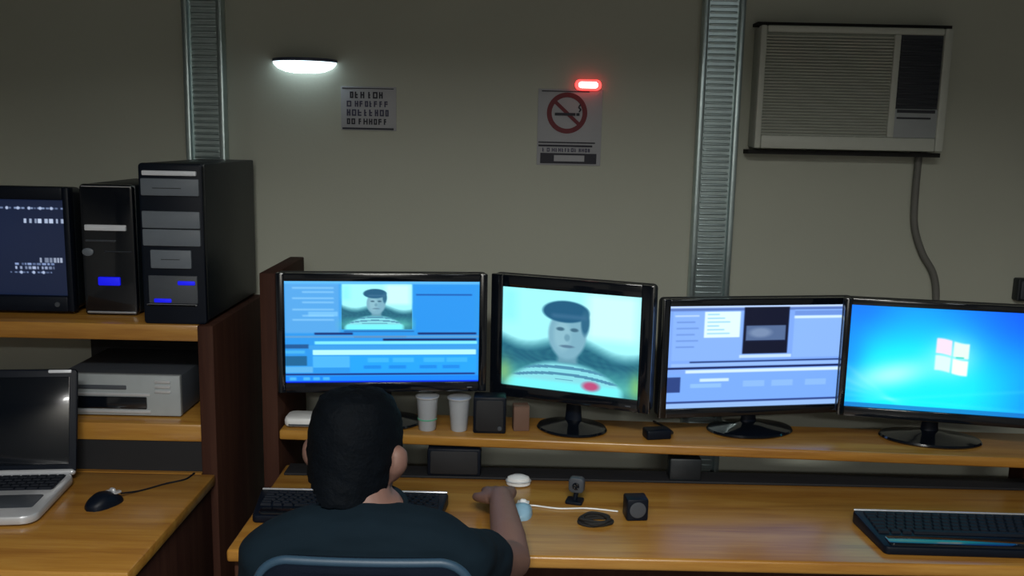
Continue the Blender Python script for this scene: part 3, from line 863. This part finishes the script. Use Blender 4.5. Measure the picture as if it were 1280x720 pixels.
obj('control_slot', box(.148, AX1 - fr - .008, AY + .001, AY + .007, .112, .121), M_acdark, ac)
obj('control_slot', box(.148, AX1 - fr - .02, AY + .001, AY + .007, .094, .099), M_acdark, ac)
obj('bottom_shadow_strip', box(AX0 - .012, AX1 + .014, -.062, 0, -.0195, -.0065), M_gasket, ac)  # black strip drawing the shadow line below the casing
obj('top_shadow_strip', box(AX0 - .006, AX1 + .014, -.062, 0, AH + .006, AH + .015), M_gasket, ac)  # black strip drawing the shadow line above the casing
cd = obj('hanging_cord', tube(bmesh.new(), [(1.262, YB - .012, 1.640), (1.262, YB - .012, 1.52), (1.268, YB - .014, 1.42), (1.30, YB - .014, 1.335), (1.345, YB - .014, 1.26), (1.36, YB - .014, 1.15), (1.36, YB - .014, .9)], .011, n=12, sub=6), M_cordg)
tag(cd, 'grey power cord hanging down the wall from the air conditioner', 'cord')

# ------------------------------------------------------------------ person
def remesh(name, bm, m, parent, voxel, smooth=6, disp=0., dscale=.06):
    """fuse overlapping closed shapes into one continuous surface"""
    bmesh.ops.recalc_face_normals(bm, faces=bm.faces[:])
    me = bpy.data.meshes.new(name); bm.to_mesh(me); bm.free()
    o = bpy.data.objects.new(name, me); COL.objects.link(o)
    r = o.modifiers.new('r', 'REMESH'); r.mode = 'VOXEL'; r.voxel_size = voxel
    s = o.modifiers.new('s', 'SMOOTH'); s.factor = .5; s.iterations = smooth
    dg = bpy.context.evaluated_depsgraph_get()
    m2 = bpy.data.meshes.new_from_object(o.evaluated_get(dg))
    o.modifiers.clear(); o.data = m2; bpy.data.meshes.remove(me)
    if disp:
        nn = [v.normal.copy() for v in m2.vertices]
        for v, n in zip(m2.vertices, nn):
            c = v.co
            w = noise.noise(Vector((c.x / dscale * .55, c.y / dscale, c.z / dscale * 1.5)))
            w += .5 * noise.noise(Vector((c.x / dscale * 1.1 + 9, c.y / dscale * 2, c.z / dscale * 3)))
            v.co += n * (disp * w)
    m2.materials.clear(); m2.materials.append(m)
    for q in m2.polygons: q.use_smooth = True
    m2.name = name
    if parent: o.parent = parent; o.matrix_parent_inverse = Matrix.Identity(4)
    return o

pr = thing('person', 'person in dark navy t-shirt seen from behind, seated at the keyboard', 'person', (-.26, 1.62, 0))
OFF = Matrix.Translation(-pr.location)

def ering(c, rx, ry, n=28, tilt=0., pw=1.):
    """horizontal-ish elliptical ring, tilted about x"""
    out = []
    for k in range(n):
        a = 2 * PI * k / n
        ca, sa = math.cos(a), math.sin(a)
        ca = math.copysign(abs(ca) ** pw, ca); sa = math.copysign(abs(sa) ** pw, sa)
        x, y = rx * ca, ry * sa
        out.append(Vector((c[0] + x, c[1] + y * math.cos(tilt), c[2] + y * math.sin(tilt))))
    return out

TORSO = [((-.255, 1.605, .415), .10, .085), ((-.255, 1.605, .44), .15, .115), ((-.255, 1.60, .50), .168, .122), ((-.255, 1.585, .58), .155, .112), ((-.255, 1.575, .67), .150, .108),
         ((-.255, 1.57, .76), .163, .112), ((-.254, 1.575, .84), .176, .112), ((-.254, 1.585, .895), .172, .102), ((-.255, 1.600, .935), .140, .088), ((-.257, 1.615, .962), .105, .075), ((-.262, 1.632, .985), .072, .066), ((-.266, 1.645, 1.0), .060, .060)]
SHL, ELL, WRL = (-.425, 1.588, .895), (-.475, 1.68, .64), (-.365, 1.86, .600)
SHR, ELR, WRR = (-.092, 1.600, .893), (.012, 1.835, .783), (-.016, 2.085, .822)

HCN = Vector((-.292, 1.692, 1.062))
HM = Matrix.Translation(HCN) @ Matrix.Rotation(math.radians(-14), 4, 'Z') @ Matrix.Rotation(math.radians(-9), 4, 'X')
HEAD = [(.118, .012, -.024, .02), (.111, .040, -.056, .044), (.096, .058, -.079, .064), (.07, .0695, -.094, .08), (.04, .0755, -.100, .088), (.0, .0765, -.098, .090),
        (-.03, .073, -.088, .092), (-.058, .067, -.070, .092), (-.085, .058, -.052, .089), (-.108, .046, -.03, .082), (-.122, .03, -.005, .070)]

def head_rings(inf=0., n=32, drop=0.):
    rs = []
    for z, rx, yb, yf in HEAD:
        cy = (yb + yf) / 2; ry = (yf - yb) / 2
        rs.append([Vector(((rx + inf) * math.cos(2 * PI * k / n), cy + (ry + inf) * math.sin(2 * PI * k / n), z + (inf if z > 0 else 0) * max(0, z) / .118)) for k in range(n)])
    return rs

body = bmesh.new()
rings(body, [ering(c, rx, ry) for c, rx, ry in TORSO])
hb_ = bmesh.new()
rings(hb_, head_rings()[::-1])
# face: brow, nose, lips, chin, ears
tube(hb_, [(-.035, .083, .022), (0, .090, .024), (.035, .083, .022)], [.008, .010, .008], n=10)
tube(hb_, [(0, .090, .012), (0, .102, -.012), (0, .110, -.028)], [.008, .010, .013], n=12)
for s in (-1, 1):
    tube(hb_, [(s * .010, .098, -.030), (s * .013, .094, -.031)], .008, n=10)
    tube(hb_, [(s * .040, .066, -.022), (s * .050, .050, -.015)], [.018, .016], n=10)
    tube(hb_, [(s * .074, -.002, .022), (s * .091, -.014, .014), (s * .092, -.014, -.012), (s * .078, -.002, -.036)], [.008, .0125, .0125, .008], n=10, flat=1.6, up=(0, 1, 0))
tube(hb_, [(-.022, .088, -.060), (0, .096, -.060), (.022, .088, -.060)], [.005, .009, .005], n=10)
tube(hb_, [(-.012, .080, -.098), (.012, .080, -.098)], .016, n=12)
hb_.transform(HM)
tmp = bpy.data.meshes.new('t'); hb_.to_mesh(tmp); hb_.free(); body.from_mesh(tmp); bpy.data.meshes.remove(tmp)
nk = HM @ Vector((0, -.018, -.035))
tube(body, [(-.258, 1.615, .93), (-.265, 1.638, .980), tuple(nk)], [.064, .054, .052], n=20)
# shoulders and arms
def arm(bm, sh, el, wr, inf=0., end=1.):
    sh, el, wr = Vector(sh), Vector(el), Vector(wr)
    mid = (sh + el) / 2
    tube(bm, [(-.255, 1.60, .93), tuple(sh.lerp(Vector((-.255, 1.6, .93)), .35) + Vector((0, 0, .012))), tuple(sh)], [.07 + inf, .062 + inf, .057 + inf], n=18)
    if end >= 1:
        tube(bm, [tuple(sh), tuple(mid), tuple(el)], [.055, .046, .040], n=18)
        tube(bm, [tuple(el), tuple(el.lerp(wr, .35)), tuple(wr)], [.040, .040, .027], n=18)
    else:
        tube(bm, [tuple(sh), tuple(sh.lerp(el, end * .5)), tuple(sh.lerp(el, end))], [.057 + inf, .053 + inf, .052 + inf], n=20)
arm(body, SHL, ELL, WRL); arm(body, SHR, ELR, WRR)

def hand(bm, wr, fwd, upv, side, curl, thumb):
    """palm, four unequal bent fingers and a thumb; side: +1 when the thumb is on the -lat side"""
    wr = Vector(wr); f = Vector(fwd).normalized(); u = Vector(upv); u = (u - f * u.dot(f)).normalized(); l = f.cross(u) * side
    q = lambda a, b, c: tuple(wr + f * a + l * b + u * c)
    # palm: four metacarpal rays fused into a slab
    for b in (-.030, -.010, .010, .029):
        tube(bm, [q(-.005, b * .5, 0), q(.045, b * .9, .003), q(.088 - abs(b) * .12, b, .0)], [.016, .0155, .0125], n=10)
    for b, L, r in ((-.030, .070, .0085), (-.010, .080, .009), (.010, .075, .0086), (.029, .058, .0075)):
        s0 = .088 - abs(b) * .12
        pts = [q(s0 - .01, b, .001)]; a = curl * .35; x, z = s0, 0.
        for seg, da in ((.45, .5), (.31, 1.), (.24, .8)):
            x += L * seg * math.cos(a); z -= L * seg * math.sin(a); a += curl * da
            pts.append(q(x, b * 1.18, z))
        tube(bm, pts, [r * 1.12, r * 1.06, r, r * .85], n=10, sub=4)
    tube(bm, [q(.012, -.026, -.004), q(.045, -.050, -.008), q(.072, -.058, -.012), q(.094, -.054, -.016)], [.016, .0125, .0105, .0085], n=10, sub=4)
hand(body, WRR, (-.06, 1, -.20), (0, 0, 1), 1, .36, 0)
hand(body, WRL, (.30, .9, -.12), (0, .1, 1), 1, .25, 0)
# legs down to the ankles
HIPL, KNL, ANL = (-.345, 1.62, .520), (-.375, 2.03, .535), (-.385, 2.02, .10)
HIPR, KNR, ANR = (-.165, 1.62, .520), (-.125, 2.03, .535), (-.105, 2.06, .10)
for a, b, c in ((HIPL, KNL, ANL), (HIPR, KNR, ANR)):
    a, b, c = Vector(a), Vector(b), Vector(c)
    tube(body, [tuple(a), tuple((a + b) / 2), tuple(b)], [.082, .068, .054], n=18)
    tube(body, [tuple(b), tuple(b.lerp(c, .35)), tuple(c)], [.050, .050, .034], n=18)
    tube(body, [tuple(c), (c.x, c.y + .06, .045), (c.x, c.y + .15, .035)], [.036, .034, .026], n=14)
body.transform(OFF)
remesh('body', body, M_skin, pr, .0045, 5)

# t-shirt with short sleeves
sh = bmesh.new()
rings(sh, [ering(c, rx + (.020 if c[2] < .7 else .010), ry + (.020 if c[2] < .7 else .010)) for c, rx, ry in TORSO[2:9]] + [ering((-.257, 1.613, .960), .117, .086), ering((-.261, 1.627, .977), .088, .078), ering((-.262, 1.630, .985), .076, .072)])
arm(sh, SHL, ELL, WRL, .011, .62); arm(sh, SHR, ELR, WRR, .011, .42)
sh.transform(OFF)
shirt = remesh('t_shirt', sh, M_shirt, pr, .006, 6, disp=.006, dscale=.07)
bm = bmesh.new()
cr = ering((-.2625, 1.632, .986), .072, .070, 32, tilt=math.radians(10))
tube(bm, [tuple(p) for p in cr] + [tuple(cr[0])], .0055, n=10, sub=2)
bm.transform(OFF); obj('collar', bm, M_shirt, shirt)

tr = bmesh.new()
rings(tr, [ering(c, rx + .005, ry + .005) for c, rx, ry in TORSO[:3]])
for a, b, c in ((HIPL, KNL, ANL), (HIPR, KNR, ANR)):
    a, b, c = Vector(a), Vector(b), Vector(c)
    tube(tr, [tuple(a), tuple((a + b) / 2), tuple(b)], [.090, .078, .066], n=18)
    tube(tr, [tuple(b), tuple(b.lerp(c, .4)), tuple(c + Vector((0, 0, .0)))], [.062, .062, .054], n=18)
tr.transform(OFF)
remesh('trousers', tr, M_denim, pr, .008, 6, disp=.005)
for c in (ANL, ANR):
    bm = bmesh.new()
    tube(bm, [(c[0], c[1] - .045, .05), (c[0], c[1] + .05, .048), (c[0], c[1] + .17, .040)], [.046, .048, .040], n=18, flat=.95)
    for v in bm.verts:
        if v.co.z < .006: v.co.z = .006
    bm.transform(OFF)
    s = obj('shoe', bm, M_shoe, pr)
    bm = slab_xy(bmesh.new(), c[0] - .047, c[0] + .047, c[1] - .09, c[1] + .21, 0, .018, .045, ed=.004); bm.transform(OFF)
    obj('sole', bm, M_gasket, s)

# hair: a thick cap over the crown, sides and nape
bm = bmesh.new()
rs = []
n = 48
NAPE = {-.03: -.098, -.058: -.099, -.085: -.100, -.105: -.102}
hl = [(.1255, .008, -.018, .012)] + [(z + (.013 if z > .06 else .008 if z > 0 else 0), rx + .011, NAPE.get(z, yb) - .012, yf + .008) for z, rx, yb, yf in HEAD[:9] + [(-.105, .050, -.05, .08)]]
# finer levels
fine = []
for (a, b) in zip(hl, hl[1:]):
    for k in range(4): fine.append(tuple(a[i] + (b[i] - a[i]) * k / 4 for i in range(4)))
fine.append(hl[-1])
vv = []
for z, rx, yb, yf in fine:
    cy = (yb + yf) / 2; ry = (yf - yb) / 2
    row = []
    for k in range(n):
        a = 2 * PI * k / n
        c = Vector((rx * math.cos(a), cy + ry * math.sin(a), z))
        d = Vector((c.x, c.y, c.z * .8)).normalized()
        c += d * (.0035 * noise.noise(c * 55) + .0022 * noise.noise(c * 130))
        row.append(bm.verts.new(c))
    vv.append(row)
def keep(c):
    back = -c.y
    if c.z > .062: return c.y < .085 or c.z > .082
    if c.z > .030: return c.y < .045
    if c.z > -.006: return c.y < .018 if abs(c.x) > .03 else c.y < 0
    if c.z > -.045: return c.y < -.026
    # nape narrows to a rounded point
    return c.z > -.080 and c.y < -.028 and abs(c.x - .016) < .066 + (c.z + .045) * .95
for a, b in zip(vv, vv[1:]):
    for i in range(n):
        j = (i + 1) % n
        cc_ = (a[i].co + a[j].co + b[i].co + b[j].co) / 4
        if keep(cc_): bm.faces.new((a[i], a[j], b[j], b[i]))
bm.faces.new(vv[0])
for v in [v for v in bm.verts if not v.link_faces]: bm.verts.remove(v)
bmesh.ops.recalc_face_normals(bm, faces=bm.faces[:])
bmesh.ops.solidify(bm, geom=bm.faces[:], thickness=.014)
bm.transform(OFF @ HM)
ho = obj('hair', bm, M_hair, pr)
for s in (-1, 1):
    bm = bmesh.new(); bmesh.ops.create_uvsphere(bm, u_segments=16, v_segments=10, radius=.0115)
    bm.transform(OFF @ HM @ Matrix.Translation((s * .031, .0795, .002)))
    eo = obj('eye', bm, M_eye, pr)
    bm = bmesh.new(); bmesh.ops.create_uvsphere(bm, u_segments=14, v_segments=8, radius=.0062)
    bm.transform(OFF @ HM @ Matrix.Translation((s * .031, .0858, .001)))
    obj('iris', bm, M_hair, eo)
    bm = tube(bmesh.new(), [(s * .017, .0875, .0075), (s * .031, .0920, .0105), (s * .045, .0835, .0065)], [.0035, .0045, .0035], n=10)
    bm.transform(OFF @ HM); obj('eyelid', bm, M_skin, eo)
    bm = tube(bmesh.new(), [(s * .015, .0955, .027), (s * .033, .0945, .031), (s * .05, .082, .026)], [.003, .004, .002], n=10)
    bm.transform(OFF @ HM); obj('eyebrow', bm, M_hair, pr)
bm = tube(bmesh.new(), [(-.020, .094, -.060), (0, .104, -.059), (.020, .094, -.060)], [.003, .0048, .003], n=10)
bm.transform(OFF @ HM); obj('mouth', bm, M_lip, pr)

# ------------------------------------------------------------------ office chair
ch = thing('office_chair', 'dark blue office chair whose backrest stands behind the seated person', 'chair', (-.25, 1.58, 0))
def back_slab(x0, x1, z0, z1, th, r, ins=0.):
    bm = bmesh.new(); rs = []
    for y, i in ((0, .012), (.003, .004), (.012, 0), (th - .012, 0), (th - .003, .004), (th, .012)):
        rs.append([Vector((px, y, pz)) for px, pz in rrect(x0 + i, x1 - i, z0 + i, z1 - i, r, 8)])
    rings(bm, rs)
    bmesh.ops.triangulate(bm, faces=[f for f in bm.faces if len(f.verts) > 4])
    bmesh.ops.subdivide_edges(bm, edges=[e for e in bm.edges if e.calc_length() > .05], cuts=3, use_grid_fill=True)
    return bm
def curve_back(bm):
    for v in bm.verts:
        v.co.y += .32 * v.co.x ** 2 - .06 * (v.co.z - .6) ** 2
    return bm
bm = curve_back(back_slab(-.175, .175, .53, .985, .05, .055))
obj('backrest', bm, M_chair, ch, loc=(.018, -.192, 0))
pts = [(px, .022, pz) for px, pz in rrect(-.176, .176, .529, .987, .055, 10)]
q = []
for a, b in zip(pts, pts[1:] + pts[:1]):
    m = max(1, int(math.dist(a, b) / .03))
    q += [tuple(a[i] + (b[i] - a[i]) * k / m for i in range(3)) for k in range(m)]
pts = q
bm = curve_back(tube(bmesh.new(), pts + [pts[0]], .008, n=10, sub=3)); obj('rim_highlight', bm, M_rim_highlight, ch, loc=(.018, -.200, 0))  # paler tube draws the highlight along the backrest rim
obj('back_bar', tube(bmesh.new(), [(.018, -.20, .62), (.018, -.225, .50), (.01, -.18, .385), (0, -.05, .37)], [.022, .022, .022, .02], n=14, flat=.5, up=(0, 1, 0)), M_blackp, ch)
obj('seat', slab_xy(bmesh.new(), -.23, .23, -.17, .28, .375, .408, .08, ed=.014), M_chair, ch)
obj('seat_pan', slab_xy(bmesh.new(), -.13, .13, -.1, .18, .35, .3749, .03, ed=.004), M_blackp, ch)
obj('gas_column', lathe(bmesh.new(), [(.03, .10), (.03, .2), (.018, .21), (.018, .3499)], (0, .04, 0), 20), M_blackp, ch)
for k in range(5):
    a = 2 * PI * k / 5 + .3
    d = Vector((math.cos(a), math.sin(a), 0))
    c0 = Vector((0, .04, .115))
    lg = obj('leg', tube(bmesh.new(), [tuple(c0), tuple(c0 + d * .14 + Vector((0, 0, -.02))), tuple(c0 + d * .26 + Vector((0, 0, -.045)))], [.024, .02, .016], n=12), M_blackp, ch)
    e = c0 + d * .26
    bm = bmesh.new(); sd = Vector((-d.y, d.x, 0))
    for s in (-1, 1):
        tube(bm, [tuple(Vector((e.x, e.y, .026)) + sd * (s * .008)), tuple(Vector((e.x, e.y, .026)) + sd * (s * .02))], .022, n=18)
    tube(bm, [(e.x, e.y, .03), (e.x, e.y, .065)], .008, n=10)
    obj('caster', bm, M_gasket, lg)

# ------------------------------------------------------------------ light
def area(name, loc, rot, sx, sy, power, col, spread):
    l = bpy.data.lights.new(name, 'AREA'); l.shape = 'RECTANGLE'; l.size = sx; l.size_y = sy
    l.energy = power; l.color = col; l.spread = math.radians(spread)
    o = bpy.data.objects.new(name, l); COL.objects.link(o); o.location = loc; o.rotation_euler = rot
    return o
area('ceiling_lamp_near', (-.05, -.3, 2.76), (0, 0, 0), 1.2, .3, 88, (1., .985, .93), 151)
area('post_highlight_light', (1.56, -1.45, 2.76), (0, 0, 0), .3, .9, 10, (.9, .98, 1.), 175)  # unseen light added to give the right post its highlight
area('fill_light_far', (.1, -3.25, 2.76), (0, 0, 0), 1.2, .3, 145, (1., .985, .95), 161)  # unseen light added to reach the wall strip under the raised shelf
w = bpy.data.worlds.new('world'); S.world = w; w.use_nodes = True
w.node_tree.nodes['Background'].inputs[0].default_value = (.5, .55, .6, 1)
w.node_tree.nodes['Background'].inputs[1].default_value = .05

S.view_settings.view_transform = 'Standard'
S.view_settings.look = 'None'
S.view_settings.exposure = 0.
S.view_settings.gamma = 1.
S.view_settings.use_curve_mapping = False
